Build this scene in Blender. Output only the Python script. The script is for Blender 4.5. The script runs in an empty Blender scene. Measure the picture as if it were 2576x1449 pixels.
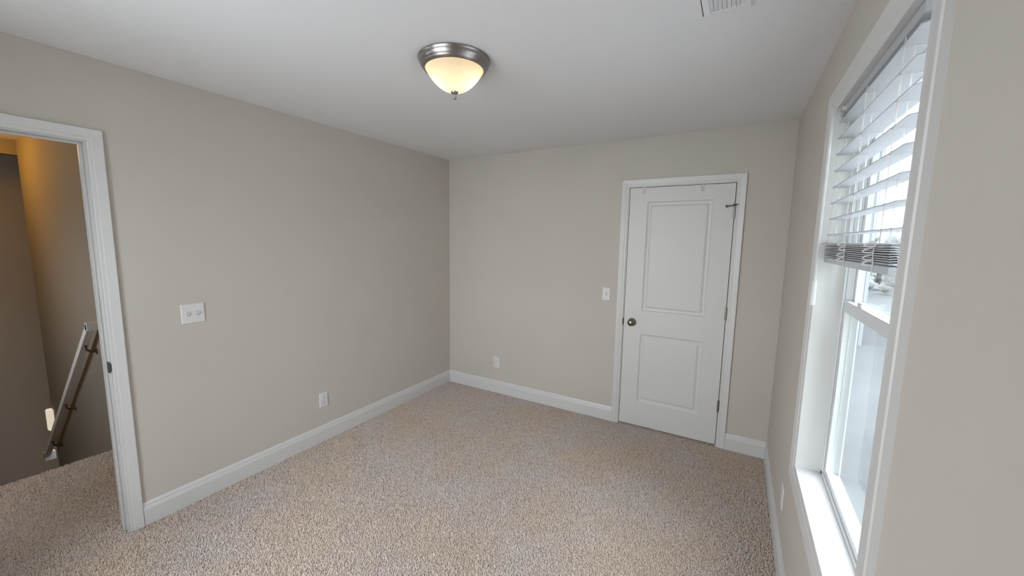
import bpy, bmesh, math, random
import numpy as np
from mathutils import Matrix, Vector

random.seed(7)
S = bpy.context.scene
COL = S.collection

# ------------------------------------------------------------------ camera
CAM = (2.74032, -3.33777, 1.60355)
CR = (0.86342181, 0.50425399, 0.01518874)
CU = (-0.07459561, 0.09783586, 0.99240296)
CF = (-0.49893715, 0.85799537, -0.12208875)
cam_data = bpy.data.cameras.new('camera')
cam = bpy.data.objects.new('camera', cam_data)
COL.objects.link(cam)
m = Matrix.Identity(4)
for i in range(3):
    m[i][0], m[i][1], m[i][2], m[i][3] = CR[i], CU[i], -CF[i], CAM[i]
cam.matrix_world = m
cam_data.sensor_fit = 'HORIZONTAL'
cam_data.sensor_width = 36.0
cam_data.lens = 975.134 / 2576.0 * 36.0
cam_data.clip_start = 0.02
cam_data.clip_end = 300
S.camera = cam

# ------------------------------------------------------------------ view, world, lights
S.view_settings.view_transform = 'Standard'
S.view_settings.look = 'None'
S.view_settings.gamma = 1.0
S.view_settings.use_curve_mapping = False
S.view_settings.exposure = 0.0
S.cycles.max_bounces = 10
S.cycles.diffuse_bounces = 6
S.cycles.glossy_bounces = 4
S.cycles.transmission_bounces = 6
S.cycles.transparent_max_bounces = 12
S.cycles.sample_clamp_indirect = 6.0
S.cycles.caustics_reflective = False
S.cycles.caustics_refractive = False
S.cycles.use_denoising = True

SKY = 10.9
world = bpy.data.worlds.new('overcast_sky')
S.world = world
world.use_nodes = True
wn = world.node_tree.nodes
wl = world.node_tree.links
bg = wn['Background']
bg.inputs['Strength'].default_value = SKY
tc = wn.new('ShaderNodeTexCoord')
sx = wn.new('ShaderNodeSeparateXYZ')
rp = wn.new('ShaderNodeValToRGB')
rp.color_ramp.elements[0].position = 0.0
rp.color_ramp.elements[0].color = (0.985, 0.985, 1.0, 1)
rp.color_ramp.elements[1].position = 0.8
rp.color_ramp.elements[1].color = (0.88, 0.93, 1.02, 1)
wl.new(tc.outputs['Generated'], sx.inputs[0])
wl.new(sx.outputs['Z'], rp.inputs[0])
wl.new(rp.outputs[0], bg.inputs['Color'])

W, H, DEP = 3.027, 2.44, -3.66          # room width, height, rear wall
RX0, RX1, RZ0, RZ1 = 0.58, 2.00, 0.56, 2.28   # opening of the added rear window (out of the picture)
WY0, WY1, WZ0, WZ1 = -2.262, -1.342, 0.648, 2.117    # window opening (jamb faces)


def add_light(name, kind, loc, energy, color, **kw):
    d = bpy.data.lights.new(name, kind)
    d.energy = energy
    d.color = color
    for k, v in kw.items():
        setattr(d, k, v)
    o = bpy.data.objects.new(name, d)
    o.location = loc
    COL.objects.link(o)
    return o


def portal(name, loc, rot, sx_, sy_):
    o = add_light(name, 'AREA', loc, 1.0, (1, 1, 1), shape='RECTANGLE', size=sx_, size_y=sy_)
    o.rotation_euler = rot
    o.data.cycles.is_portal = True
    return o


# daylight enters through the side window and two unseen windows added for fill
portal('window_portal', (3.185, (WY0 + WY1) / 2, (WZ0 + WZ1) / 2), (0, math.radians(90), 0), 1.48, 0.94)
portal('hall_fill_portal', (-1.35, -4.08, 1.325), (math.radians(90), 0, 0), 0.8, 0.75)
portal('rear_fill_portal', ((RX0 + RX1) / 2, DEP - 0.20, (RZ0 + RZ1) / 2), (math.radians(90), 0, 0), RX1 - RX0, RZ1 - RZ0)
LAMP = (1.518, -1.806)
for k, (dx, dy) in enumerate(((-0.045, -0.03), (0.05, 0.03))):
    add_light('lamp_bulb_light', 'POINT', (LAMP[0] + dx, LAMP[1] + dy, 2.365), 0.30, (1.0, 0.80, 0.56), shadow_soft_size=0.028)
# warm ceiling bulb over the stairwell outside the doorway
add_light('stairwell_bulb_light', 'POINT', (-2.62, -3.05, 2.37), 19.0, (1.0, 0.50, 0.06), shadow_soft_size=0.05)


# ------------------------------------------------------------------ materials
def mat(name, color, rough=0.6, metal=0.0, spec=0.5):
    mt = bpy.data.materials.new(name)
    mt.use_nodes = True
    b = mt.node_tree.nodes['Principled BSDF']
    b.inputs['Base Color'].default_value = (*color, 1)
    b.inputs['Roughness'].default_value = rough
    b.inputs['Metallic'].default_value = metal
    b.inputs['Specular IOR Level'].default_value = spec
    return mt


def add_bump(mt, scale, strength, dist=0.002, detail=3.0):
    n, l = mt.node_tree.nodes, mt.node_tree.links
    t = n.new('ShaderNodeTexCoord')
    no = n.new('ShaderNodeTexNoise')
    no.inputs['Scale'].default_value = scale
    no.inputs['Detail'].default_value = detail
    bu = n.new('ShaderNodeBump')
    bu.inputs['Strength'].default_value = strength
    bu.inputs['Distance'].default_value = dist
    l.new(t.outputs['Object'], no.inputs['Vector'])
    l.new(no.outputs['Fac'], bu.inputs['Height'])
    l.new(bu.outputs[0], n['Principled BSDF'].inputs['Normal'])
    return mt


def add_mottle(mt, c1, c2, scale, detail=2.0, lo=0.35, hi=0.65):
    n, l = mt.node_tree.nodes, mt.node_tree.links
    t = n.new('ShaderNodeTexCoord')
    no = n.new('ShaderNodeTexNoise')
    no.inputs['Scale'].default_value = scale
    no.inputs['Detail'].default_value = detail
    r = n.new('ShaderNodeValToRGB')
    r.color_ramp.elements[0].position = lo
    r.color_ramp.elements[1].position = hi
    r.color_ramp.elements[0].color = (*c1, 1)
    r.color_ramp.elements[1].color = (*c2, 1)
    l.new(t.outputs['Object'], no.inputs['Vector'])
    l.new(no.outputs['Fac'], r.inputs[0])
    l.new(r.outputs[0], n['Principled BSDF'].inputs['Base Color'])
    return mt


M = {}
M['wall'] = add_bump(add_mottle(mat('greige_wall_paint', (0.5, 0.47, 0.43), 0.75, spec=0.25),
                                (0.550, 0.509, 0.467), (0.565, 0.523, 0.480), 1.3), 260, 0.22, 0.0012)
M['hall_wall'] = add_bump(mat('hall_wall_dimmed', (0.225, 0.192, 0.155), 0.8, spec=0.2), 260, 0.2, 0.0012)  # wall paint darkened: the hall's dimness is in the colour
M['ceiling'] = add_bump(mat('ceiling_paint', (0.79, 0.785, 0.80), 0.9, spec=0.1), 180, 0.25, 0.0015)
M['trim'] = mat('white_trim_paint', (0.65, 0.64, 0.635), 0.40)
M['door'] = add_bump(mat('white_door_paint', (0.66, 0.65, 0.635), 0.45), 420, 0.05, 0.0006)
M['plastic'] = mat('white_plastic', (0.68, 0.67, 0.67), 0.35)
M['slot'] = mat('dark_slot', (0.05, 0.05, 0.05), 0.6)
M['vinyl'] = mat('white_vinyl', (0.68, 0.69, 0.70), 0.3)
M['nickel'] = mat('brushed_nickel', (0.36, 0.33, 0.315), 0.30, 1.0)
M['dark_nickel'] = mat('dark_nickel', (0.24, 0.22, 0.19), 0.22, 1.0)
M['hinge'] = mat('grey_hinge_steel', (0.30, 0.28, 0.25), 0.35, 1.0)
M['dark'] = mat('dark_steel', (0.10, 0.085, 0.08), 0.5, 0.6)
M['carpet_base'] = add_mottle(mat('carpet_backing', (0.3, 0.25, 0.21), 1.0, spec=0.0),
                              (0.46, 0.385, 0.33), (0.54, 0.45, 0.39), 60)

# carpet yarn: colour drifts between pinkish grey and tan in big soft patches, single darker strands
mt = mat('carpet_yarn', (0.55, 0.47, 0.41), 0.95, spec=0.05)
n, l = mt.node_tree.nodes, mt.node_tree.links
t = n.new('ShaderNodeTexCoord')
n1 = n.new('ShaderNodeTexNoise'); n1.inputs['Scale'].default_value = 1.7; n1.inputs['Detail'].default_value = 5; n1.inputs['Roughness'].default_value = 0.6
r1 = n.new('ShaderNodeValToRGB')
r1.color_ramp.elements[0].position = 0.33; r1.color_ramp.elements[0].color = (0.85, 0.700, 0.575, 1)
r1.color_ramp.elements[1].position = 0.66; r1.color_ramp.elements[1].color = (0.84, 0.745, 0.720, 1)
e_ = r1.color_ramp.elements.new(0.46); e_.color = (0.85, 0.722, 0.625, 1)
e_ = r1.color_ramp.elements.new(0.55); e_.color = (0.84, 0.732, 0.670, 1)
hi = n.new('ShaderNodeAttribute'); hi.attribute_name = 'yarn'
r2 = n.new('ShaderNodeValToRGB')
r2.color_ramp.interpolation = 'LINEAR'
r2.color_ramp.elements[0].position = 0.0; r2.color_ramp.elements[0].color = (0.62, 0.60, 0.58, 1)
r2.color_ramp.elements[1].position = 0.2; r2.color_ramp.elements[1].color = (1, 1, 1, 1)
mx = n.new('ShaderNodeMix'); mx.data_type = 'RGBA'; mx.blend_type = 'MULTIPLY'
mx.inputs['Factor'].default_value = 1.0
l.new(t.outputs['Object'], n1.inputs['Vector'])
l.new(n1.outputs['Fac'], r1.inputs[0])
l.new(hi.outputs['Fac'], r2.inputs[0])
l.new(r1.outputs[0], mx.inputs['A'])
l.new(r2.outputs[0], mx.inputs['B'])
l.new(mx.outputs['Result'], n['Principled BSDF'].inputs['Base Color'])
M['yarn'] = mt

# clear window glass: mostly transparent with a faint mirror coat
mt = bpy.data.materials.new('window_glass'); mt.use_nodes = True
n, l = mt.node_tree.nodes, mt.node_tree.links
n.remove(n['Principled BSDF'])
tr = n.new('ShaderNodeBsdfTransparent'); tr.inputs[0].default_value = (0.94, 0.97, 0.97, 1)
gl = n.new('ShaderNodeBsdfGlossy'); gl.inputs['Roughness'].default_value = 0.02
fr = n.new('ShaderNodeFresnel')
geo = n.new('ShaderNodeNewGeometry')
mr = n.new('ShaderNodeMapRange')          # same reflectance on both faces of the pane
mr.inputs['To Min'].default_value = 1.12
mr.inputs['To Max'].default_value = 1.0 / 1.12
l.new(geo.outputs['Backfacing'], mr.inputs['Value']); l.new(mr.outputs['Result'], fr.inputs['IOR'])
ms = n.new('ShaderNodeMixShader')
l.new(fr.outputs[0], ms.inputs[0]); l.new(tr.outputs[0], ms.inputs[1]); l.new(gl.outputs[0], ms.inputs[2])
l.new(ms.outputs[0], n['Material Output'].inputs[0])
M['glass'] = mt


def translucent(name, color, tcol, fac, rough=0.4, gloss=0.05):
    mt = bpy.data.materials.new(name); mt.use_nodes = True
    n, l = mt.node_tree.nodes, mt.node_tree.links
    b = n['Principled BSDF']
    b.inputs['Base Color'].default_value = (*color, 1)
    b.inputs['Roughness'].default_value = rough
    t = n.new('ShaderNodeBsdfTranslucent'); t.inputs[0].default_value = (*tcol, 1)
    m_ = n.new('ShaderNodeMixShader'); m_.inputs[0].default_value = fac
    l.new(b.outputs[0], m_.inputs[1]); l.new(t.outputs[0], m_.inputs[2])
    l.new(m_.outputs[0], n['Material Output'].inputs[0])
    return mt


M['slat'] = translucent('white_faux_wood_slat', (0.56, 0.57, 0.59), (0.84, 0.87, 0.92), 0.2)
M['cord'] = translucent('white_cord', (0.80, 0.80, 0.80), (0.9, 0.9, 0.9), 0.5)
M['clear_plastic'] = translucent('milky_plastic', (0.78, 0.78, 0.77), (0.8, 0.8, 0.8), 0.35, 0.25)
M['dome'] = translucent('frosted_alabaster_glass', (0.80, 0.74, 0.62), (1.0, 0.93, 0.78), 0.72, 0.3)
mt = mat('warm_glow', (0.9, 0.85, 0.75), 0.5)
mt.node_tree.nodes['Principled BSDF'].inputs['Emission Color'].default_value = (1.0, 0.86, 0.68, 1)
mt.node_tree.nodes['Principled BSDF'].inputs['Emission Strength'].default_value = 0.55
M['glow'] = mt
M['bulb'] = mat('bulb_glass', (0.9, 0.9, 0.88), 0.4)

# outdoors
M['siding'] = mat('pale_blue_siding', (0.110, 0.120, 0.133), 0.7)
n, l = M['siding'].node_tree.nodes, M['siding'].node_tree.links
t = n.new('ShaderNodeTexCoord'); wv = n.new('ShaderNodeTexWave')
wv.wave_type = 'BANDS'; wv.bands_direction = 'Z'; wv.wave_profile = 'SAW'
wv.inputs['Scale'].default_value = 2.0
bu = n.new('ShaderNodeBump'); bu.inputs['Strength'].default_value = 0.4; bu.inputs['Distance'].default_value = 0.02
l.new(t.outputs['Object'], wv.inputs['Vector']); l.new(wv.outputs['Fac'], bu.inputs['Height'])
l.new(bu.outputs[0], n['Principled BSDF'].inputs['Normal'])
M['ext_trim'] = mat('house_trim', (0.16, 0.17, 0.18), 0.6)
M['ext_dark'] = mat('house_window_dark', (0.085, 0.092, 0.103), 0.6)
M['roof'] = add_mottle(mat('roof_shingle', (0.2, 0.2, 0.2), 0.9), (0.16, 0.16, 0.17), (0.22, 0.22, 0.225), 9)
M['grass'] = add_mottle(mat('pale_lawn', (0.3, 0.3, 0.26), 1.0, spec=0), (0.090, 0.094, 0.096), (0.100, 0.103, 0.104), 0.6)
M['leaves'] = add_mottle(mat('hazed_tree_leaves', (0.15, 0.17, 0.12), 1.0, spec=0), (0.17, 0.177, 0.172), (0.205, 0.21, 0.205), 1.5)  # leaf colour paled, with the distance haze mixed into it
M['concrete'] = add_mottle(mat('pale_concrete', (0.6, 0.59, 0.57), 0.9), (0.58, 0.57, 0.555), (0.64, 0.63, 0.61), 1.1)
M['evergreen'] = add_mottle(mat('dark_evergreen', (0.1, 0.12, 0.08), 1.0, spec=0), (0.07, 0.09, 0.06), (0.13, 0.15, 0.10), 3.0)
M['bark'] = mat('tree_bark', (0.13, 0.125, 0.12), 0.9)


# ------------------------------------------------------------------ helpers
def obj(name, bm, material, parent=None, bevel=0.0, smooth=False, segs=2):
    bmesh.ops.remove_doubles(bm, verts=bm.verts, dist=1e-6)
    bmesh.ops.recalc_face_normals(bm, faces=bm.faces)
    me = bpy.data.meshes.new(name)
    bm.to_mesh(me)
    bm.free()
    o = bpy.data.objects.new(name, me)
    COL.objects.link(o)
    if material:
        me.materials.append(material)
    if smooth:
        for p in me.polygons:
            p.use_smooth = True
    if bevel > 0:
        b = o.modifiers.new('bevel', 'BEVEL')
        b.width = bevel
        b.segments = segs
        b.limit_method = 'ANGLE'
        b.angle_limit = math.radians(40)
    if parent:
        o.parent = parent
        o.matrix_parent_inverse = Matrix.Translation(parent.location).inverted()
    return o


def empty(name, loc):
    o = bpy.data.objects.new(name, None)
    o.location = loc
    o.empty_display_size = 0.1
    COL.objects.link(o)
    return o


def tag(o, label, cat, group=None, kind=None):
    o['label'] = label
    o['category'] = cat
    if group:
        o['group'] = group
    if kind:
        o['kind'] = kind
    return o


def struct(o, label=None):
    o['kind'] = 'structure'
    if label:
        o['label'] = label
    return o


def box(bm, x0, x1, y0, y1, z0, z1):
    v = [bm.verts.new((x, y, z)) for x in (x0, x1) for y in (y0, y1) for z in (z0, z1)]
    for f in ((0, 1, 3, 2), (4, 6, 7, 5), (0, 4, 5, 1), (2, 3, 7, 6), (0, 2, 6, 4), (1, 5, 7, 3)):
        bm.faces.new([v[i] for i in f])
    return bm


def B(*boxes):
    bm = bmesh.new()
    for b in boxes:
        box(bm, *b)
    return bm


def lathe(bm, prof, center, axis='z', seg=48, flute=0.0, nfl=0):
    """prof: list of (radius, height along axis)."""
    rings = []
    for (r, h) in prof:
        ring = []
        for k in range(seg):
            a = 2 * math.pi * k / seg
            rr = r * (1 + flute * math.cos(nfl * a)) if flute else r
            ca, sa = rr * math.cos(a), rr * math.sin(a)
            p = {'z': (ca, sa, h), 'y': (ca, h, sa), 'x': (h, ca, sa)}[axis]
            ring.append(bm.verts.new((center[0] + p[0], center[1] + p[1], center[2] + p[2])))
        rings.append(ring)
    for a, b in zip(rings, rings[1:]):
        for k in range(seg):
            bm.faces.new((a[k], a[(k + 1) % seg], b[(k + 1) % seg], b[k]))
    if prof[0][0] > 1e-5:
        bm.faces.new(rings[0])
    if prof[-1][0] > 1e-5:
        bm.faces.new(list(reversed(rings[-1])))
    return bm


def tube(bm, pts, r, seg=10, caps=True):
    pts = [Vector(p) for p in pts]
    rings = []
    for i, p in enumerate(pts):
        d = (pts[min(i + 1, len(pts) - 1)] - pts[max(i - 1, 0)]).normalized()
        u = d.cross(Vector((0, 0, 1)))
        if u.length < 0.05:
            u = d.cross(Vector((1, 0, 0)))
        u.normalize()
        w = d.cross(u)
        rr = r[i] if isinstance(r, (list, tuple)) else r
        rings.append([bm.verts.new(p + rr * (u * math.cos(2 * math.pi * k / seg) + w * math.sin(2 * math.pi * k / seg))) for k in range(seg)])
    for a, b in zip(rings, rings[1:]):
        for k in range(seg):
            bm.faces.new((a[k], a[(k + 1) % seg], b[(k + 1) % seg], b[k]))
    if caps:
        bm.faces.new(rings[0])
        bm.faces.new(list(reversed(rings[-1])))
    return bm


def frame_sweep(bm, prof, u0, u1, v0, v1, put, open_bottom=False):
    """moulding round a rectangle: prof = closed list of (outward, thickness); put(u, v, t) -> xyz; mitred corners."""
    path = []
    for (a, t_) in prof:
        if open_bottom:
            c = [(u0 - a, v0), (u0 - a, v1 + a), (u1 + a, v1 + a), (u1 + a, v0)]
        else:
            c = [(u0 - a, v0 - a), (u0 - a, v1 + a), (u1 + a, v1 + a), (u1 + a, v0 - a)]
        path.append([bm.verts.new(put(u, v, t_)) for u, v in c])
    np_, nc = len(prof), 4
    for i in range(np_):
        p, q = path[i], path[(i + 1) % np_]
        for k in range(nc if not open_bottom else nc - 1):
            k2 = (k + 1) % nc
            bm.faces.new((p[k], p[k2], q[k2], q[k]))
    if open_bottom:
        bm.faces.new([path[i][0] for i in range(np_)])
        bm.faces.new([path[i][3] for i in reversed(range(np_))])
    return bm


def straight(bm, prof, p0, p1, nrm, m0=0, m1=0):
    """extrude profile (thickness, height) from p0 to p1 along a wall whose outward normal is nrm; m0/m1: mitre (+1 shortens with thickness)."""
    p0, p1, nrm = Vector(p0), Vector(p1), Vector(nrm)
    d = (p1 - p0).normalized()
    A = [bm.verts.new(p0 + d * (m0 * t_) + nrm * t_ + Vector((0, 0, h))) for t_, h in prof]
    Bv = [bm.verts.new(p1 - d * (m1 * t_) + nrm * t_ + Vector((0, 0, h))) for t_, h in prof]
    k = len(prof)
    for i in range(k):
        bm.faces.new((A[i], A[(i + 1) % k], Bv[(i + 1) % k], Bv[i]))
    bm.faces.new(A)
    bm.faces.new(list(reversed(Bv)))
    return bm


# ------------------------------------------------------------------ room shell
WT = 0.114
DY0, DY1, DH = -3.485, -2.712, 2.040      # hall doorway jamb faces
CX0, CX1, CH = 1.920, 2.691, 2.050        # closet doorway jamb faces

struct(obj('floor', B((-0.02, W + 0.02, DEP - 0.02, 0.02, -0.20, -0.004)), M['carpet_base']))
struct(obj('ceiling', B((-0.13, W + 0.20, DEP - 0.20, 0.13, H, H + 0.12)), M['ceiling']))
JT = 0.016
struct(obj('wall_left', B(
    (-WT, 0, DY1 + JT, 0.0, -0.004, H), (-WT, 0, DY0 - JT, DY1 + JT, DH + JT, H), (-WT, 0, DEP, DY0 - JT, -0.004, H)), M['wall']))
struct(obj('wall_back', B(
    (-WT, CX0 - JT, 0, WT, -0.004, H), (CX0 - JT, CX1 + JT, 0, WT, CH + JT, H), (CX1 + JT, W + 0.2, 0, WT, -0.004, H)), M['wall']))
RW = W + 0.130
struct(obj('wall_right', B(
    (W, RW, WY1 + JT, 0, -0.004, H), (W, RW, DEP, WY0 - JT, -0.004, H),
    (W, RW, WY0 - JT, WY1 + JT, -0.004, WZ0 - JT), (W, RW, WY0 - JT, WY1 + JT, WZ1 + JT, H)), M['wall']))
RY = DEP - 0.175
struct(obj('wall_rear', B(
    (-WT, RX0, RY, DEP, -0.004, H), (RX1, RW, RY, DEP, -0.004, H),
    (RX0, RX1, RY, DEP, -0.004, RZ0), (RX0, RX1, RY, DEP, RZ1, H)), M['wall']))
struct(obj('wall_closet', B((CX0 - 0.3, CX1 + 0.3, 0.62, 0.70, -0.2, H), (CX0 - 0.36, CX0 - 0.3, WT, 0.7, -0.2, H), (CX1 + 0.3, CX1 + 0.36, WT, 0.7, -0.2, H),
                            (CX0 - 0.3, CX1 + 0.3, 0.0, 0.62, -0.2, -0.006), (CX0 - 0.36, CX1 + 0.36, WT, 0.7, H, H + 0.05)), M['wall']))

# carpet pile: short bent tufts of yarn over the whole floor, landing included (nobody could count them: one object)
rng = np.random.default_rng(5)
PATCH = ((0.015, W - 0.015, -3.40, -0.015), (-1.20, 0.015, DY0, DY1), (-1.20, -WT - 0.02, DY1, -2.466), (CX0, CX1, -0.015, 0.05))
DENS = 36000
pts = np.concatenate([np.column_stack([rng.uniform(a, b, int((b - a) * (d - c) * DENS)), rng.uniform(c, d, int((b - a) * (d - c) * DENS))]) for a, b, c, d in PATCH])
NT = len(pts)
hgt = rng.uniform(0.006, 0.0115, NT)
ang = rng.uniform(0, 2 * np.pi, NT)
ln = rng.uniform(0.001, 0.0075, NT)
tw = rng.uniform(0, 2 * np.pi, NT)
rad = rng.uniform(0.0014, 0.0023, NT)
vco = np.zeros((NT, 9, 3), np.float32)
for lev, (fh, fl, fr_) in enumerate(((-0.35, 0.0, 1.0), (0.6, 0.35, 1.0), (1.0, 1.0, 0.55))):
    for q in range(3):
        a_ = tw + q * 2 * np.pi / 3 + lev * 0.6
        vco[:, lev * 3 + q, 0] = pts[:, 0] + np.cos(ang) * ln * fl + np.cos(a_) * rad * fr_
        vco[:, lev * 3 + q, 1] = pts[:, 1] + np.sin(ang) * ln * fl + np.sin(a_) * rad * fr_
        vco[:, lev * 3 + q, 2] = hgt * fh - 0.003
tmpl = []
for lev in (0, 3):
    for q in range(3):
        q2 = (q + 1) % 3
        tmpl.append((lev + q, lev + q2, lev + 3 + q2, lev + 3 + q))
tq = np.array(tmpl, np.int32).reshape(-1)
loops = np.concatenate([tq, np.array([6, 7, 8], np.int32)])
nl_ = len(loops)
allv = (np.arange(NT, dtype=np.int32)[:, None] * 9 + loops[None, :]).reshape(-1)
starts = (np.arange(NT, dtype=np.int32)[:, None] * nl_ + np.array([0, 4, 8, 12, 16, 20, 24], np.int32)[None, :]).reshape(-1)
me = bpy.data.meshes.new('carpet_pile')
me.vertices.add(NT * 9); me.vertices.foreach_set('co', vco.reshape(-1))
me.loops.add(NT * nl_); me.loops.foreach_set('vertex_index', allv)
me.polygons.add(NT * 7); me.polygons.foreach_set('loop_start', starts)
at = me.attributes.new('yarn', 'FLOAT', 'POINT')
at.data.foreach_set('value', np.repeat(rng.uniform(0, 1, NT).astype(np.float32), 9))
me.update()
carpet = bpy.data.objects.new('carpet_pile', me); COL.objects.link(carpet)
me.materials.append(M['yarn'])
tag(carpet, 'beige cut pile carpet with dark flecks over the whole bedroom floor', 'carpet', kind='stuff')

# baseboards
BH = 0.133
BB = [(0, 0), (0.0145, 0), (0.0145, 0.094), (0.0125, 0.098), (0.0125, 0.103), (0.0095, 0.110), (0.0095, 0.118), (0.006, 0.127), (0.004, BH), (0, BH)]
bm = bmesh.new(); straight(bm, BB, (0, DY1 + 0.064, 0), (0, 0, 0), (1, 0, 0), 0, 1)
struct(obj('baseboard_left', bm, M['trim']))
bm = bmesh.new(); straight(bm, BB, (0, 0, 0), (CX0 - 0.060, 0, 0), (0, -1, 0), 1, 0)
straight(bm, BB, (CX1 + 0.060, 0, 0), (W, 0, 0), (0, -1, 0), 0, 1)
struct(obj('baseboard_back', bm, M['trim']))
bm = bmesh.new(); straight(bm, BB, (W, 0, 0), (W, DEP, 0), (-1, 0, 0), 1, 1)
struct(obj('baseboard_right', bm, M['trim']))
bm = bmesh.new(); straight(bm, BB, (W, DEP, 0), (0, DEP, 0), (0, 1, 0), 1, 1)
struct(obj('baseboard_rear', bm, M['trim']))

# door casing profile: outward distance from the jamb reveal, thickness from wall
CAS = [(0, 0), (0, 0.007), (0.004, 0.009), (0.016, 0.0095), (0.019, 0.012), (0.030, 0.0135), (0.050, 0.0165), (0.055, 0.0165), (0.057, 0.013), (0.057, 0)]
RV = 0.006


def jambs(bm, u0, u1, vt, d0, d1, put, v0=0.0, closed=False):
    """lining boards of an opening; put(u, v, d) with d = depth into the wall."""
    for (a0, a1, b0, b1) in ((u0 - JT, u0, v0, vt + JT), (u1, u1 + JT, v0, vt + JT), (u0, u1, vt, vt + JT)) + (((u0, u1, v0 - JT, v0),) if closed else ()):
        cs = [put(a, b, d) for a in (a0, a1) for b in (b0, b1) for d in (d0, d1)]
        v = [bm.verts.new(c) for c in cs]
        for f in ((0, 1, 3, 2), (4, 6, 7, 5), (0, 4, 5, 1), (2, 3, 7, 6), (0, 2, 6, 4), (1, 5, 7, 3)):
            bm.faces.new([v[i] for i in f])


# hall doorway trim (left wall)
t2 = struct(empty('trim_2', (0, (DY0 + DY1) / 2, 0)))
bm = bmesh.new(); frame_sweep(bm, CAS, DY0 - RV, DY1 + RV, 0.0, DH + RV, lambda u, v, t_: (t_, u, v), True)
obj('casing', bm, M['trim'], t2)
bm = bmesh.new(); frame_sweep(bm, CAS, DY0 - RV, DY1 + RV, 0.0, DH + RV, lambda u, v, t_: (-WT - t_, u, v), True)
obj('hall_casing', bm, M['trim'], t2)
bm = bmesh.new(); jambs(bm, DY0, DY1, DH, 0.001, WT + 0.001, lambda u, v, d: (-d, u, v), 0.0)
obj('jamb', bm, M['trim'], t2, 0.001)
sp = obj('strike_plate', B((-0.030, 0.002, DY1 - 0.003, DY1 + 0.002, 0.895, 0.952), (0.000, 0.0035, DY1 - 0.002, DY1 + 0.010, 0.905, 0.944)), M['dark'], t2, 0.001)
sp['label'] = 'dark steel strike plate'
bm = B((-0.052, -0.040, DY0, DY0 + 0.010, 0, DH), (-0.052, -0.040, DY1 - 0.010, DY1, 0, DH), (-0.052, -0.040, DY0 + 0.010, DY1 - 0.010, DH - 0.010, DH))
obj('door_stop_moulding', bm, M['trim'], t2, 0.002)

# closet doorway trim (back wall)
t1 = struct(empty('trim_1', ((CX0 + CX1) / 2, 0, 0)))
bm = bmesh.new(); frame_sweep(bm, CAS, CX0 - RV, CX1 + RV, 0.0, CH + RV, lambda u, v, t_: (u, -t_, v), True)
obj('casing', bm, M['trim'], t1)
bm = bmesh.new(); jambs(bm, CX0, CX1, CH, -0.001, WT - 0.001, lambda u, v, d: (u, d, v), 0.0)
obj('jamb', bm, M['trim'], t1)
bm = B((CX0, CX0 + 0.012, 0.040, 0.075, 0, CH), (CX1 - 0.012, CX1, 0.040, 0.075, 0, CH), (CX0 + 0.012, CX1 - 0.012, 0.040, 0.075, CH - 0.012, CH))
obj('door_stop_moulding', bm, M['trim'], t1)
sp = obj('strike_plate', B((CX0 - 0.007, CX0 + 0.003, -0.0095, 0.03, 0.897, 0.954)), M['dark'], t1, 0.002)
sp['label'] = 'dark steel strike plate'

# ------------------------------------------------------------------ closet door
SX0, SX1, SZ0, SZ1 = 1.9245, 2.6865, 0.018, 2.0455
door = struct(empty('door_1', ((SX0 + SX1) / 2, 0, 0)), 'white two-panel closet door with round knob in the back wall')
FY = -0.001
bm = bmesh.new()


def rect(x0, x1, z0, z1, y):
    return [bm.verts.new(c) for c in ((x0, y, z0), (x1, y, z0), (x1, y, z1), (x0, y, z1))]


def ring(a, b):
    for k in range(4):
        bm.faces.new((a[k], a[(k + 1) % 4], b[(k + 1) % 4], b[k]))


PX0, PX1 = 2.066, 2.546
xs = [SX0, PX0, PX1, SX1]
zs = [SZ0, 0.235, 0.832, 1.030, 1.932, SZ1]
gv = {}
for i, x in enumerate(xs):
    for j, z in enumerate(zs):
        gv[i, j] = bm.verts.new((x, FY, z))
for i in range(3):
    for j in range(5):
        if i == 1 and j in (1, 3):
            prev = [gv[i, j], gv[i + 1, j], gv[i + 1, j + 1], gv[i, j + 1]]
            for (ins, dep) in ((0.004, 0.0045), (0.010, 0.0085), (0.020, 0.0095), (0.026, 0.0095), (0.034, 0.0055), (0.040, 0.0030), (0.044, 0.0025)):
                cur = rect(xs[1] + ins, xs[2] - ins, zs[j] + ins, zs[j + 1] - ins, FY + dep)
                ring(prev, cur)
                prev = cur
            bm.faces.new(prev)
        else:
            bm.faces.new((gv[i, j], gv[i + 1, j], gv[i + 1, j + 1], gv[i, j + 1]))
back = rect(SX0, SX1, SZ0, SZ1, FY + 0.035)
bm.faces.new(back)
out = [gv[i, 0] for i in range(4)] + [gv[3, j] for j in range(1, 6)] + [gv[i, 5] for i in (2, 1, 0)] + [gv[0, j] for j in (4, 3, 2, 1)]
bm.faces.new([gv[i, 0] for i in range(4)] + [back[1], back[0]])
bm.faces.new([gv[3, j] for j in range(6)] + [back[2], back[1]])
bm.faces.new([gv[i, 5] for i in (3, 2, 1, 0)] + [back[3], back[2]])
bm.faces.new([gv[0, j] for j in (5, 4, 3, 2, 1, 0)] + [back[0], back[3]])
obj('slab', bm, M['door'], door)
KX, KZ = 1.993, 0.926
bm = bmesh.new()
lathe(bm, [(0.0335, 0.0), (0.0335, -0.004), (0.030, -0.008), (0.018, -0.010), (0.0125, -0.014), (0.0115, -0.026)], (KX, FY, KZ), 'y', 40)
rose = obj('rosette', bm, M['dark_nickel'], door, smooth=True)
bm = bmesh.new()
lathe(bm, [(0.0115, -0.022), (0.0135, -0.030), (0.0215, -0.035), (0.0265, -0.043), (0.0275, -0.050), (0.0255, -0.057), (0.020, -0.062), (0.012, -0.0645), (0.0001, -0.0655)], (KX, FY, KZ), 'y', 40)
kn = obj('knob', bm, M['dark_nickel'], door, smooth=True)
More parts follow.
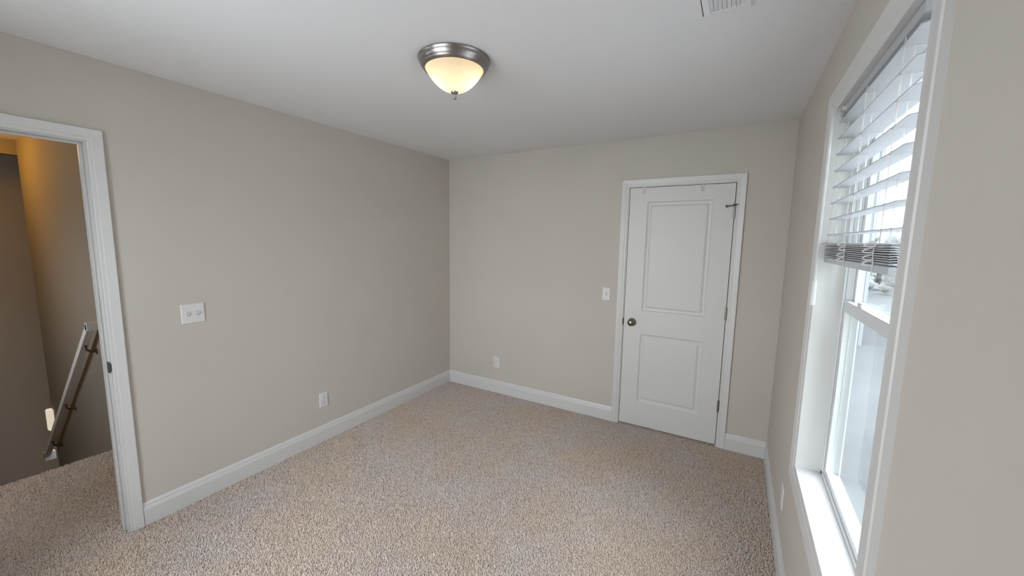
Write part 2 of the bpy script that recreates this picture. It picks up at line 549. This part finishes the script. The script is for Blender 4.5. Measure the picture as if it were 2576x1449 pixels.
kn['label'] = 'round dark nickel knob'
for k, zc in enumerate((0.333, 1.066, 1.836)):
    bm = bmesh.new()
    for q in range(5):
        z0 = zc - 0.045 + q * 0.018
        lathe(bm, [(0.0001, z0), (0.0058, z0), (0.0058, z0 + 0.0172), (0.0001, z0 + 0.0172)], (2.6888, -0.0065, 0), 'z', 16)
    lathe(bm, [(0.0001, zc + 0.0450), (0.0045, zc + 0.0455), (0.0062, zc + 0.049), (0.003, zc + 0.053), (0.0001, zc + 0.0535)], (2.6888, -0.0065, 0), 'z', 16)
    box(bm, 2.6800, 2.6975, -0.0035, -0.0005, zc - 0.0445, zc + 0.0445)
    hg = obj('hinge', bm, M['hinge'], door)
    hg['label'] = ('lowest steel hinge', 'middle steel hinge', 'top steel hinge carrying the pin stop')[k]
# hinge pin stop clamped on the top hinge
bm = bmesh.new()
tube(bm, [(2.686, -0.012, 1.886), (2.660, -0.026, 1.880), (2.640, -0.036, 1.876)], 0.0036, 10)
lathe(bm, [(0.0001, -0.010), (0.0075, -0.010), (0.0085, -0.004), (0.0085, 0.003), (0.0001, 0.004)], (2.640, -0.036, 1.876), 'x', 16)
tube(bm, [(2.692, -0.010, 1.887), (2.712, -0.022, 1.890)], 0.0030, 10)
lathe(bm, [(0.0001, 1.878), (0.010, 1.878), (0.010, 1.895), (0.0001, 1.895)], (2.6888, -0.0075, 0), 'z', 18)
hs = obj('hinge_pin_stop', bm, M['dark'], door)
hs['label'] = 'dark hinge pin stop with short arm'

# two slim plastic hooks over the top of the closet door
for hx, lab in ((2.034, 'small milky plastic hook over the closet door top, the one nearer the light switch'),
                (2.465, 'small milky plastic hook over the closet door top, the one nearer the hinges')):
    bm = B((hx - 0.0115, hx + 0.0115, FY - 0.0035, FY - 0.0004, 2.000, SZ1 + 0.0026), (hx - 0.0115, hx + 0.0115, FY - 0.0035, FY + 0.037, SZ1 + 0.0003, SZ1 + 0.0026),
           (hx - 0.0115, hx + 0.0115, FY - 0.0085, FY - 0.0035, 2.000, 2.004))
    tag(obj('door_hook', bm, M['clear_plastic'], None, 0.0008), lab, 'hook', 'hooks over the closet door')

# ------------------------------------------------------------------ window in the right wall
win = struct(empty('window_1', (W, (WY0 + WY1) / 2, WZ0)), 'white single-hung window with a raised blind in the right wall')
t3 = struct(empty('trim_3', (W, (WY0 + WY1) / 2, WZ0)))
CASW = [(0, 0), (0, 0.007), (0.005, 0.009), (0.022, 0.0095), (0.026, 0.0125), (0.040, 0.0145), (0.066, 0.0175), (0.072, 0.0175), (0.0745, 0.014), (0.0745, 0)]
bm = bmesh.new(); frame_sweep(bm, CASW, WY0 - 0.012, WY1 + 0.002, WZ0 - 0.002, WZ1 + 0.002, lambda u, v, t_: (W - t_, u, v), False)
obj('casing', bm, M['trim'], t3)
FX = 3.108
bm = bmesh.new(); jambs(bm, WY0, WY1, WZ1, -0.007, FX - W, lambda u, v, d: (W + d, u, v), WZ0, True)
obj('jamb', bm, M['trim'], t3)
XO = 3.166
# vinyl outer frame with two tracks
bm = B((FX, XO, WY1 - 0.018, WY1 + JT, WZ0 - JT, WZ1 + JT), (FX, XO, WY0 - JT, WY0 + 0.018, WZ0 - JT, WZ1 + JT),
       (FX, XO, WY0, WY1, WZ1 - 0.022, WZ1 + JT), (FX, XO, WY0, WY1, WZ0 - JT, WZ0 + 0.014),
       (FX, FX + 0.005, WY1 - 0.026, WY1 - 0.018, WZ0, WZ1), (FX, FX + 0.005, WY0 + 0.018, WY0 + 0.026, WZ0, WZ1),
       (3.1345, 3.1385, WY1 - 0.026, WY1 - 0.018, WZ0, WZ1), (3.1345, 3.1385, WY0 + 0.018, WY0 + 0.026, WZ0, WZ1),
       (3.161, XO, WY1 - 0.030, WY1 - 0.018, WZ0, WZ1), (3.161, XO, WY0 + 0.018, WY0 + 0.030, WZ0, WZ1))
obj('window_frame', bm, M['vinyl'], win, 0.0012)


def sash(name, x0, x1, z0, z1, rb, rt):
    y0, y1, s = WY0 + 0.019, WY1 - 0.019, 0.034
    bm = B((x0, x1, y0, y0 + s, z0, z1), (x0, x1, y1 - s, y1, z0, z1), (x0, x1, y0 + s, y1 - s, z0, z0 + rb), (x0, x1, y0 + s, y1 - s, z1 - rt, z1))
    o = obj(name, bm, M['vinyl'], win, 0.002)
    xm = x0 + 0.62 * (x1 - x0)
    obj('glass', B((xm - 0.002, xm + 0.002, y0 + s - 0.006, y1 - s + 0.006, z0 + rb - 0.006, z1 - rt + 0.006)), M['glass'], o)
    return o


low = sash('lower_sash', 3.1135, 3.1340, WZ0 + 0.015, 1.388, 0.024, 0.042)
upp = sash('upper_sash', 3.1390, 3.1605, 1.346, WZ1 - 0.023, 0.040, 0.030)
for q, yc in enumerate((-1.58, -2.02)):
    bm = B((3.1150, 3.1335, yc - 0.028, yc + 0.028, 1.3880, 1.395))
    lathe(bm, [(0.0001, 1.406), (0.009, 1.405), (0.009, 1.394)], (3.1245, yc, 0), 'z', 20)
    box(bm, 3.1165, 3.1215, yc - 0.004, yc + 0.034, 1.395, 1.404)
    lk = obj('sash_lock', bm, M['plastic'], low)

# ------------------------------------------------------------------ blind
SX_0, SX_1 = 3.036, 3.086
BY0, BY1 = -2.150, -1.362
blind = empty('window_blind', (3.06, (BY0 + BY1) / 2, WZ1))
tag(blind, 'white horizontal slat blind raised halfway up the side window', 'blind')
obj('headrail', B((SX_0 + 0.002, SX_1 + 0.004, BY0 - 0.004, BY1 + 0.004, 2.090, WZ1 - 0.0005)), M['slat'], blind, 0.002)


def slat_bm(bm, z, sag=0.0, dx=0.0, wob=0.0):
    """one gently crowned slat with rounded corners."""
    xs_ = [0, 0.25, 0.5, 0.75, 1]
    th = 0.0028
    top, bot = [], []
    for i, a in enumerate(xs_):
        crown = 0.0022 * (1 - (2 * a - 1) ** 2)
        x = SX_0 + dx + a * (SX_1 - SX_0)
        e = 0.004 if i in (0, 4) else 0.0
        for lst, dz in ((top, th / 2), (bot, -th / 2)):
            lst.append([bm.verts.new((x, y, z + crown + dz + wob * s_)) for y, s_ in ((BY0 + e, -1), (BY1 - e, 1))])
    for i in range(4):
        bm.faces.new((top[i][0], top[i + 1][0], top[i + 1][1], top[i][1]))
        bm.faces.new((bot[i][0], bot[i][1], bot[i + 1][1], bot[i + 1][0]))
        bm.faces.new((top[i][0], bot[i][0], bot[i + 1][0], top[i + 1][0]))
        bm.faces.new((top[i][1], top[i + 1][1], bot[i + 1][1], bot[i][1]))
    for i in (0, 4):
        bm.faces.new((top[i][0], top[i][1], bot[i][1], bot[i][0]))


for k in range(8):
    bm = bmesh.new(); slat_bm(bm, 1.643 + 0.0610 * k)
    obj('slat', bm, M['slat'], blind)
for k in range(9):
    bm = bmesh.new(); slat_bm(bm, 1.5615 + 0.0058 * k, dx=random.uniform(-0.002, 0.002), wob=random.uniform(-0.0006, 0.0006))
    obj('stacked_slat', bm, M['slat'], blind)
obj('bottom_rail', B((SX_0 - 0.001, SX_1 + 0.001, BY0, BY1, 1.536, 1.556)), M['slat'], blind, 0.003)
for q, yc in enumerate((-1.385, -1.715, -2.035)):
    bm = bmesh.new()
    box(bm, SX_1 + 0.0005, SX_1 + 0.0015, yc - 0.003, yc + 0.003, 1.612, 2.092)
    box(bm, SX_0 + 0.022, SX_0 + 0.0245, yc - 0.0013, yc + 0.0013, 1.556, 2.092)
    box(bm, SX_0 + 0.004, SX_0 + 0.0056, yc - 0.0035, yc + 0.0035, 1.612, 2.092)
    for k in range(8):
        z = 1.6405 + 0.0610 * k
        box(bm, SX_0 - 0.001, SX_1 + 0.001, yc + 0.0015, yc + 0.0030, z - 0.0012, z - 0.0002)
    lc = obj('ladder_cord', bm, M['cord'], blind)
    # slack loops of ladder cord bulging from the stacked slats
    bm = bmesh.new()
    for k in range(4):
        zc = 1.612 - 0.017 * k - random.uniform(0, 0.004)
        rx = random.uniform(0.012, 0.020)
        yo = random.uniform(-0.014, 0.010)
        pts = []
        for a in range(13):
            an = math.pi * (a / 12.0)
            pts.append((SX_0 - 0.003 - rx * math.sin(an), yc + yo + 0.020 * math.sin(an) + 0.004 * math.cos(an), zc + 0.006 * math.cos(an) - 0.004 * math.sin(an)))
        tube(bm, pts, 0.0022, 8)
    tube(bm, [(SX_0 - 0.003, yc, 1.612), (SX_0 - 0.004, yc + 0.003, 1.585), (SX_0 - 0.003, yc, 1.560), (SX_0 - 0.003, yc, 1.538)], 0.0018, 8)
    obj('cord_loops', bm, M['cord'], lc)
# tilt wand
WX, WYY = 3.002, -1.452
bm = bmesh.new()
tube(bm, [(WX, WYY, 2.072), (WX, WYY, 1.45)], 0.0048, 6)
wand = obj('tilt_wand', bm, M['clear_plastic'], blind)
bm = bmesh.new()
tube(bm, [(WX, WYY, 1.470), (WX, WYY, 1.466), (WX, WYY, 1.40), (WX, WYY, 1.372), (WX, WYY, 1.370)], [0.0050, 0.0080, 0.0090, 0.0090, 0.007], 12)
obj('wand_grip', bm, M['clear_plastic'], wand)
bm = bmesh.new()
tube(bm, [(SX_0 + 0.003, WYY + 0.006, 2.098), (3.020, WYY + 0.004, 2.100), (WX + 0.006, WYY, 2.092), (WX, WYY, 2.080), (WX - 0.003, WYY, 2.068)], 0.0022, 8)
box(bm, 3.026, 3.038, WYY - 0.004, WYY + 0.018, 2.090, 2.106)
obj('wand_hook', bm, M['clear_plastic'], wand)


# ------------------------------------------------------------------ switches and outlets
def plate(name, kind, center, nrm, width, label, cat, group=None):
    """wall plate built facing +n; nrm in 'x+','x-','y-'."""
    e = empty(name, center)
    tag(e, label, cat, group)

    def put(u, v, t_):
        if nrm == 'x+':
            return (center[0] + t_, center[1] + u, center[2] + v)
        if nrm == 'x-':
            return (center[0] - t_, center[1] - u, center[2] + v)
        return (center[0] + u, center[1] - t_, center[2] + v)

    def ubox(bm, u0, u1, v0, v1, t0, t1):
        a, b = put(u0, v0, t0), put(u1, v1, t1)
        box(bm, min(a[0], b[0]), max(a[0], b[0]), min(a[1], b[1]), max(a[1], b[1]), min(a[2], b[2]), max(a[2], b[2]))

    hw, hh = width / 2, 0.0575
    bm = bmesh.new()
    lv = []
    for ins, t_ in ((0, 0), (0, 0.0025), (0.003, 0.0055), (0.006, 0.0062)):
        lv.append([bm.verts.new(put(u, v, t_)) for u, v in ((-hw + ins, -hh + ins), (hw - ins, -hh + ins), (hw - ins, hh - ins), (-hw + ins, hh - ins))])
    for a, b in zip(lv, lv[1:]):
        for k in range(4):
            bm.faces.new((a[k], a[(k + 1) % 4], b[(k + 1) % 4], b[k]))
    bm.faces.new(lv[-1]); bm.faces.new(lv[0])
    obj('cover_plate', bm, M['plastic'], e)
    gangs = (0,) if width < 0.09 else (-0.023, 0.023)
    for g in gangs:
        if kind == 'switch':
            bm = bmesh.new(); ubox(bm, g - 0.0056, g + 0.0056, -0.0125, 0.0125, 0.0055, 0.0066)
            sl = obj('switch_slot', bm, M['slot'], e)
            bm = bmesh.new()
            vs = [bm.verts.new(put(g + su * 0.0045, v, t_)) for su in (-1, 1) for v, t_ in ((-0.0105, 0.0064), (-0.004, 0.0064), (0.0115, 0.0064), (0.010, 0.0165), (0.0045, 0.0170), (-0.0105, 0.0075))]
            bm.faces.new(vs[:6]); bm.faces.new(list(reversed(vs[6:])))
            for k in range(6):
                bm.faces.new((vs[k], vs[(k + 1) % 6], vs[6 + (k + 1) % 6], vs[6 + k]))
            obj('toggle', bm, M['plastic'], e, 0.0006)
            scr = ((g, 0.030), (g, -0.030))
        else:
            for vc in (0.0195, -0.0195):
                bm = bmesh.new()
                pts = []
                for k in range(24):
                    a = 2 * math.pi * k / 24
                    pts.append((0.0168 * math.cos(a), max(-0.0135, min(0.0135, 0.0168 * math.sin(a)))))
                r0 = [bm.verts.new(put(g + u, vc + v, 0.005)) for u, v in pts]
                r1 = [bm.verts.new(put(g + u, vc + v, 0.0076)) for u, v in pts]
                for k in range(24):
                    bm.faces.new((r0[k], r0[(k + 1) % 24], r1[(k + 1) % 24], r1[k]))
                bm.faces.new(r1); bm.faces.new(r0)
                rc = obj('receptacle', bm, M['plastic'], e)
                bm = bmesh.new()
                ubox(bm, g - 0.0072, g - 0.0054, vc - 0.001, vc + 0.0075, 0.007, 0.0079)
                ubox(bm, g + 0.0054, g + 0.0070, vc - 0.001, vc + 0.0065, 0.007, 0.0079)
                ubox(bm, g - 0.0024, g + 0.0024, vc - 0.0095, vc - 0.0050, 0.007, 0.0079)
                obj('slots', bm, M['slot'], rc)
            scr = ((g, 0.0),)
        for (u, v) in scr:
            bm = bmesh.new()
            ax = 'y' if nrm == 'y-' else 'x'
            s_ = 1 if nrm == 'x+' else -1
            c = put(u, v, 0.0)
            lathe(bm, [(0.0001, s_ * 0.0060), (0.0032, s_ * 0.0060), (0.0028, s_ * 0.0072), (0.0001, s_ * 0.0076)], c, ax, 12)
            obj('screw', bm, M['plastic'], e)
    return e


plate('light_switch', 'switch', (0.0002, -2.345, 1.150), 'x+', 0.116, 'white double toggle switch plate on the left wall beside the hall doorway', 'light switch')
plate('light_switch', 'switch', (1.760, -0.0002, 1.149), 'y-', 0.071, 'white single toggle switch plate on the back wall beside the closet door', 'light switch')
plate('wall_outlet', 'outlet', (0.0002, -1.552, 0.335), 'x+', 0.071, 'white duplex outlet low on the left wall', 'outlet')
plate('wall_outlet', 'outlet', (0.626, -0.0002, 0.330), 'y-', 0.071, 'white duplex outlet low on the back wall', 'outlet')
plate('wall_outlet', 'outlet', (W - 0.0002, -1.034, 0.321), 'x-', 0.071, 'white duplex outlet low on the window wall, seen edge-on', 'outlet')

# ------------------------------------------------------------------ ceiling light
lamp = empty('ceiling_light', (LAMP[0], LAMP[1], H))
tag(lamp, 'flush ceiling light with frosted glass dome and brushed nickel pan', 'ceiling light')
C0 = (LAMP[0], LAMP[1], 0)
bm = bmesh.new()
lathe(bm, [(0.1660, H - 0.0004), (0.1690, H - 0.003), (0.1690, H - 0.007), (0.1640, H - 0.010), (0.1635, H - 0.014), (0.1615, H - 0.022), (0.1560, H - 0.032),
           (0.1500, H - 0.037), (0.1490, H - 0.041), (0.1455, H - 0.0425), (0.1440, H - 0.046), (0.1400, H - 0.048), (0.1350, H - 0.046), (0.1330, H - 0.030), (0.1320, H - 0.012), (0.0001, H - 0.012)], C0, 'z', 96)
obj('pan', bm, M['nickel'], lamp, smooth=True)
bm = bmesh.new()
R0, Z0, ZB = 0.1345, H - 0.044, 2.2965
outer = [(0.1300, Z0 + 0.008), (0.1350, Z0 + 0.002), (0.1345, Z0 - 0.004)]
for k in range(1, 17):
    a = k / 16.0 * math.pi / 2
    outer.append((R0 * (1 - math.sin(a)) ** 0.44 if k < 16 else 0.004, Z0 - 0.004 - (Z0 - 0.004 - ZB) * math.sin(a)))
lathe(bm, outer, C0, 'z', 96, 0.004, 32)
obj('glass_dome', bm, M['dome'], lamp, smooth=True)['label'] = 'frosted cream glass dome'
bm = bmesh.new()
lathe(bm, [(0.0001, 2.299), (0.0170, 2.299), (0.0185, 2.296), (0.0150, 2.290), (0.0070, 2.285), (0.0060, 2.281), (0.0085, 2.276), (0.0090, 2.272), (0.0075, 2.267), (0.0040, 2.264), (0.0001, 2.2635)], C0, 'z', 32)
obj('finial', bm, M['nickel'], lamp, smooth=True)

# ------------------------------------------------------------------ ceiling register
vent = empty('ceiling_vent', (2.64, -1.80, H))
tag(vent, 'white metal air register set in the ceiling near the window', 'vent')
VX0, VX1, VY0, VY1 = 2.563, 2.715, -1.950, -1.645
bm = bmesh.new()
lv = []
for ins, dz in ((0, 0.0003), (0, 0.004), (0.004, 0.0065), (0.022, 0.0075), (0.022, 0.001)):
    lv.append([bm.verts.new(c) for c in ((VX0 + ins, VY0 + ins, H - dz), (VX1 - ins, VY0 + ins, H - dz), (VX1 - ins, VY1 - ins, H - dz), (VX0 + ins, VY1 - ins, H - dz))])
for a, b in zip(lv, lv[1:]):
    ring(a, b) if False else [bm.faces.new((a[k], a[(k + 1) % 4], b[(k + 1) % 4], b[k])) for k in range(4)]
obj('vent_frame', bm, M['ceiling'], vent)
bm = B((VX0 + 0.02, VX1 - 0.02, VY0 + 0.02, VY1 - 0.02, H - 0.0018, H - 0.0003))
obj('vent_backing', bm, M['ceiling'], vent)
obj('edge_gap_shade', B((VX0 - 0.0038, VX0 - 0.0002, VY0, VY1, H - 0.0012, H - 0.0001)), M['dark'], vent)  # dark strip laid on the ceiling for the shade in the gap
for k in range(8):
    x = VX0 + 0.029 + k * 0.0137
    bm = bmesh.new()
    v = [bm.verts.new(c) for c in ((x - 0.0062, VY0 + 0.022, H - 0.0078), (x + 0.0055, VY0 + 0.022, H - 0.0030), (x + 0.0055, VY1 - 0.022, H - 0.0030), (x - 0.0062, VY1 - 0.022, H - 0.0078),
                                   (x - 0.0062, VY0 + 0.022, H - 0.0070), (x + 0.0055, VY0 + 0.022, H - 0.0022), (x + 0.0055, VY1 - 0.022, H - 0.0022), (x - 0.0062, VY1 - 0.022, H - 0.0070))]
    for f in ((0, 1, 2, 3), (7, 6, 5, 4), (0, 4, 5, 1), (1, 5, 6, 2), (2, 6, 7, 3), (3, 7, 4, 0)):
        bm.faces.new([v[i] for i in f])
    obj('louver', bm, M['ceiling'], vent)

# ------------------------------------------------------------------ hall and stairwell seen through the doorway
HY, HX = -2.460, -3.02
struct(obj('floor_hall', B((-1.19, -0.02, -3.90, HY, -0.20, -0.004)), M['carpet_base']))
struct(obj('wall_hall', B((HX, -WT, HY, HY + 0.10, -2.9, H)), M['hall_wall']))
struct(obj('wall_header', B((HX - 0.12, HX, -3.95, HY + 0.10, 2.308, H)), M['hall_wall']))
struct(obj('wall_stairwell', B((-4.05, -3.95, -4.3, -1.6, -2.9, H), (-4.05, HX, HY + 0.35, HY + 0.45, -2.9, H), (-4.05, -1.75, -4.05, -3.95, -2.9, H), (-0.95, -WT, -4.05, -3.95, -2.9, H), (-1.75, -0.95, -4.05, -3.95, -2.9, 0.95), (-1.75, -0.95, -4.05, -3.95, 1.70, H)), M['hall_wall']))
struct(obj('ceiling_hall', B((-4.1, -0.13, -4.3, -1.6, H, H + 0.12)), M['ceiling']))
struct(obj('floor_lower', B((-4.1, -1.19, -4.3, -1.6, -2.9, -2.8)), M['carpet_base']))
bm = bmesh.new()
for k in range(1, 9):
    box(bm, -1.19 - 0.255 * k, -1.19 - 0.255 * (k - 1) + 0.02, -3.40, HY, -0.19 * k - 0.20, -0.19 * k - 0.004)
stairs = struct(obj('stairs', bm, M['carpet_base'], None, 0.012))

# handrail sloping down the stairwell wall
rail = empty('handrail', (-1.6, HY - 0.03, 0.6))
tag(rail, 'white wooden handrail sloping down the stairwell wall', 'handrail')
RYc = HY - 0.055
sl = -0.815
bm = bmesh.new()
x0r, z0r, x1r = -1.20, 0.955, -3.12


def railpt(x, dy, dz):
    return (x, RYc + dy, z0r + (x - x0r) * -sl + dz)


sec = [(-0.019, -0.035), (0.019, -0.035), (0.019, 0.022), (0.012, 0.032), (-0.012, 0.032), (-0.019, 0.022)]
A = [bm.verts.new(railpt(x0r, a, b)) for a, b in sec]
Bq = [bm.verts.new(railpt(x1r, a, b)) for a, b in sec]
for k in range(6):
    bm.faces.new((A[k], A[(k + 1) % 6], Bq[(k + 1) % 6], Bq[k]))
bm.faces.new(A); bm.faces.new(list(reversed(Bq)))
box(bm, x0r - 0.030, x0r + 0.020, RYc - 0.019, HY - 0.0005, z0r - 0.030, z0r + 0.024)
box(bm, x1r - 0.020, x1r + 0.030, RYc - 0.019, HY - 0.0005, z0r + (x1r - x0r) * -sl - 0.05, z0r + (x1r - x0r) * -sl + 0.03)
obj('rail', bm, M['trim'], rail)
for x in (-1.36, -2.14, -2.78):
    p = railpt(x, 0, -0.036)
    bm = bmesh.new()
    tube(bm, [(x, RYc, p[2]), (x, RYc, p[2] - 0.03), (x, RYc + 0.02, p[2] - 0.05), (x, HY - 0.001, p[2] - 0.055)], 0.008, 10)
    lathe(bm, [(0.024, -0.006), (0.024, -0.0005)], (x, HY, p[2] - 0.055), 'y', 20)
    obj('bracket', bm, M['dark'], rail)['label'] = 'dark metal rail bracket'

tag(obj('wall_lamp', B((-3.012, -2.945, HY - 0.046, HY - 0.0006, -0.320, -0.105)), M['glow'], None, 0.012), 'small glowing white box lamp on the stairwell wall below the handrail', 'wall lamp')

# ------------------------------------------------------------------ unseen windows added in the hall and behind the camera for daylight
w3 = struct(empty('window_fill_hall', (-1.35, -3.95, 0.95)))
obj('window_frame', B((-1.75, -1.71, -4.03, -3.98, 0.95, 1.70), (-0.99, -0.95, -4.03, -3.98, 0.95, 1.70), (-1.71, -0.99, -4.03, -3.98, 0.95, 0.99), (-1.71, -0.99, -4.03, -3.98, 1.66, 1.70)), M['vinyl'], w3)
obj('glass', B((-1.72, -0.98, -4.012, -4.008, 0.98, 1.67)), M['glass'], w3)
w2 = struct(empty('window_fill_rear', ((RX0 + RX1) / 2, DEP, RZ0)))
ym0, ym1 = DEP - 0.15, DEP - 0.10
bm = B((RX0, RX0 + 0.04, ym0, ym1, RZ0, RZ1), (RX1 - 0.04, RX1, ym0, ym1, RZ0, RZ1), (1.27, 1.33, ym0, ym1, RZ0, RZ1), (RX0, RX1, ym0, ym1, RZ0, RZ0 + 0.04), (RX0, RX1, ym0, ym1, RZ1 - 0.04, RZ1))
obj('window_frame', bm, M['vinyl'], w2)
obj('glass', B((RX0 + 0.01, RX1 - 0.01, ym0 + 0.02, ym0 + 0.024, RZ0 + 0.01, RZ1 - 0.01)), M['glass'], w2)
bm = bmesh.new(); frame_sweep(bm, CASW, RX0, RX1, RZ0, RZ1, lambda u, v, t_: (u, DEP + t_, v), False)
obj('window_casing', bm, M['trim'], w2)

# ------------------------------------------------------------------ outdoors
GZ = -3.0
struct(obj('ground', B((-60, 90, -40, 140, GZ - 0.3, GZ)), M['grass']), 'pale lawn outside the window')
struct(obj('ground_bounce', B((-30, 30, -40, DEP - 0.25, GZ, GZ + 0.05), (W + 0.15, 6.9, DEP - 0.25, 4.0, GZ, GZ + 0.05)), M['concrete']), 'unseen pale concrete added to bounce light up')  # out-of-view slab added to throw daylight up to the ceiling
struct(obj('wall_light_shaper', B((6.9, 7.2, -14.0, 8.0, GZ, 3.4)), M['concrete']), 'unseen wall added across from the window to shape its light')  # out-of-view wall added to cut the sky and shape window light
struct(obj('wall_sky_blocker', B((W + 0.4, 6.8, -5.9, -5.3, GZ, 6.0)), M['evergreen']), 'tall evergreen hedge, unseen, added to block sky from the jamb')  # out-of-view screen added to keep sky light off the window jamb
house = empty('neighbour_house', (3.2, 22.0, GZ))
tag(house, 'pale blue sided neighbouring house outside the window', 'house')
HX0, HX1, HY0, HY1, EZ = -3.0, 7.92, 20.0, 30.0, 6.2
bm = bmesh.new()
v = [bm.verts.new(c) for c in ((HX0, HY0, GZ), (HX1, HY0, GZ), (HX1, HY1, GZ), (HX0, HY1, GZ), (HX0, HY0, EZ), (HX1, HY0, EZ), (HX1, HY1, EZ), (HX0, HY1, EZ))]
for f in ((0, 1, 5, 4), (1, 2, 6, 5), (2, 3, 7, 6), (3, 0, 4, 7), (0, 3, 2, 1), (4, 5, 6, 7)):
    bm.faces.new([v[i] for i in f])
obj('house_wall', bm, M['siding'], house)
bm = bmesh.new()
ym = (HY0 + HY1) / 2
v = [bm.verts.new(c) for c in ((HX0 - .4, HY0 - .4, EZ), (HX1 + .4, HY0 - .4, EZ), (HX1 + .4, HY1 + .4, EZ), (HX0 - .4, HY1 + .4, EZ), (HX0 - .4, ym, EZ + 2.6), (HX1 + .4, ym, EZ + 2.6))]
for f in ((0, 1, 5, 4), (2, 3, 4, 5), (1, 2, 5), (3, 0, 4), (0, 3, 2, 1)):
    bm.faces.new([v[i] for i in f])
obj('house_roof', bm, M['roof'], house)
obj('corner_trim', B((HX1 - 0.10, HX1 + 0.03, HY0 - 0.03, HY0 + 0.10, GZ, EZ)), M['ext_trim'], house)
for (wx, wz0, wz1) in ((7.36, 1.2, 4.45), (7.57, 1.2, 4.50), (5.6, 1.2, 4.50), (5.6, -2.0, 0.3)):
    f = obj('house_window', B((wx - 0.085, wx + 0.085, HY0 - 0.05, HY0 + 0.02, wz0 - 0.06, wz1 + 0.06)), M['ext_trim'], house)
    obj('window_pane', B((wx - 0.055, wx + 0.055, HY0 - 0.06, HY0 - 0.03, wz0, wz1)), M['ext_dark'], f)


def tree(x, y, h, r, seed, label):
    rnd = random.Random(seed)
    e = empty('tree', (x, y, GZ))
    tag(e, label, 'tree', 'distant trees beyond the lawn')
    bm = bmesh.new()
    tube(bm, [(x, y, GZ), (x + 0.1, y, GZ + h * 0.3), (x, y, GZ + h * 0.65)], [0.28, 0.22, 0.12], 8)
    obj('trunk', bm, M['bark'], e)
    bm = bmesh.new()
    for k in range(26):
        a = rnd.uniform(0, 6.28); q = rnd.uniform(0.0, 0.75) * r
        c = Vector((x + q * math.cos(a), y + q * math.sin(a), GZ + h * rnd.uniform(0.10, 0.86)))
        s_ = r * rnd.uniform(0.30, 0.50)
        res_ = bmesh.ops.create_icosphere(bm, subdivisions=2, radius=s_, matrix=Matrix.Translation(c))
        for vv in res_['verts']:
            vv.co += Vector((rnd.uniform(-1, 1), rnd.uniform(-1, 1), rnd.uniform(-1, 1))) * s_ * 0.10
    obj('crown', bm, M['leaves'], e)


tree(15.3, 46, 7.4, 1.5, 1, 'tall grey-green tree at the right end of the distant tree line')
tree(15.0, 51, 6.6, 1.6, 2, 'low rounded tree in the middle of the distant tree line')
tree(12.9, 44.0, 6.5, 1.1, 3, 'round tree at the left end of the distant tree line')
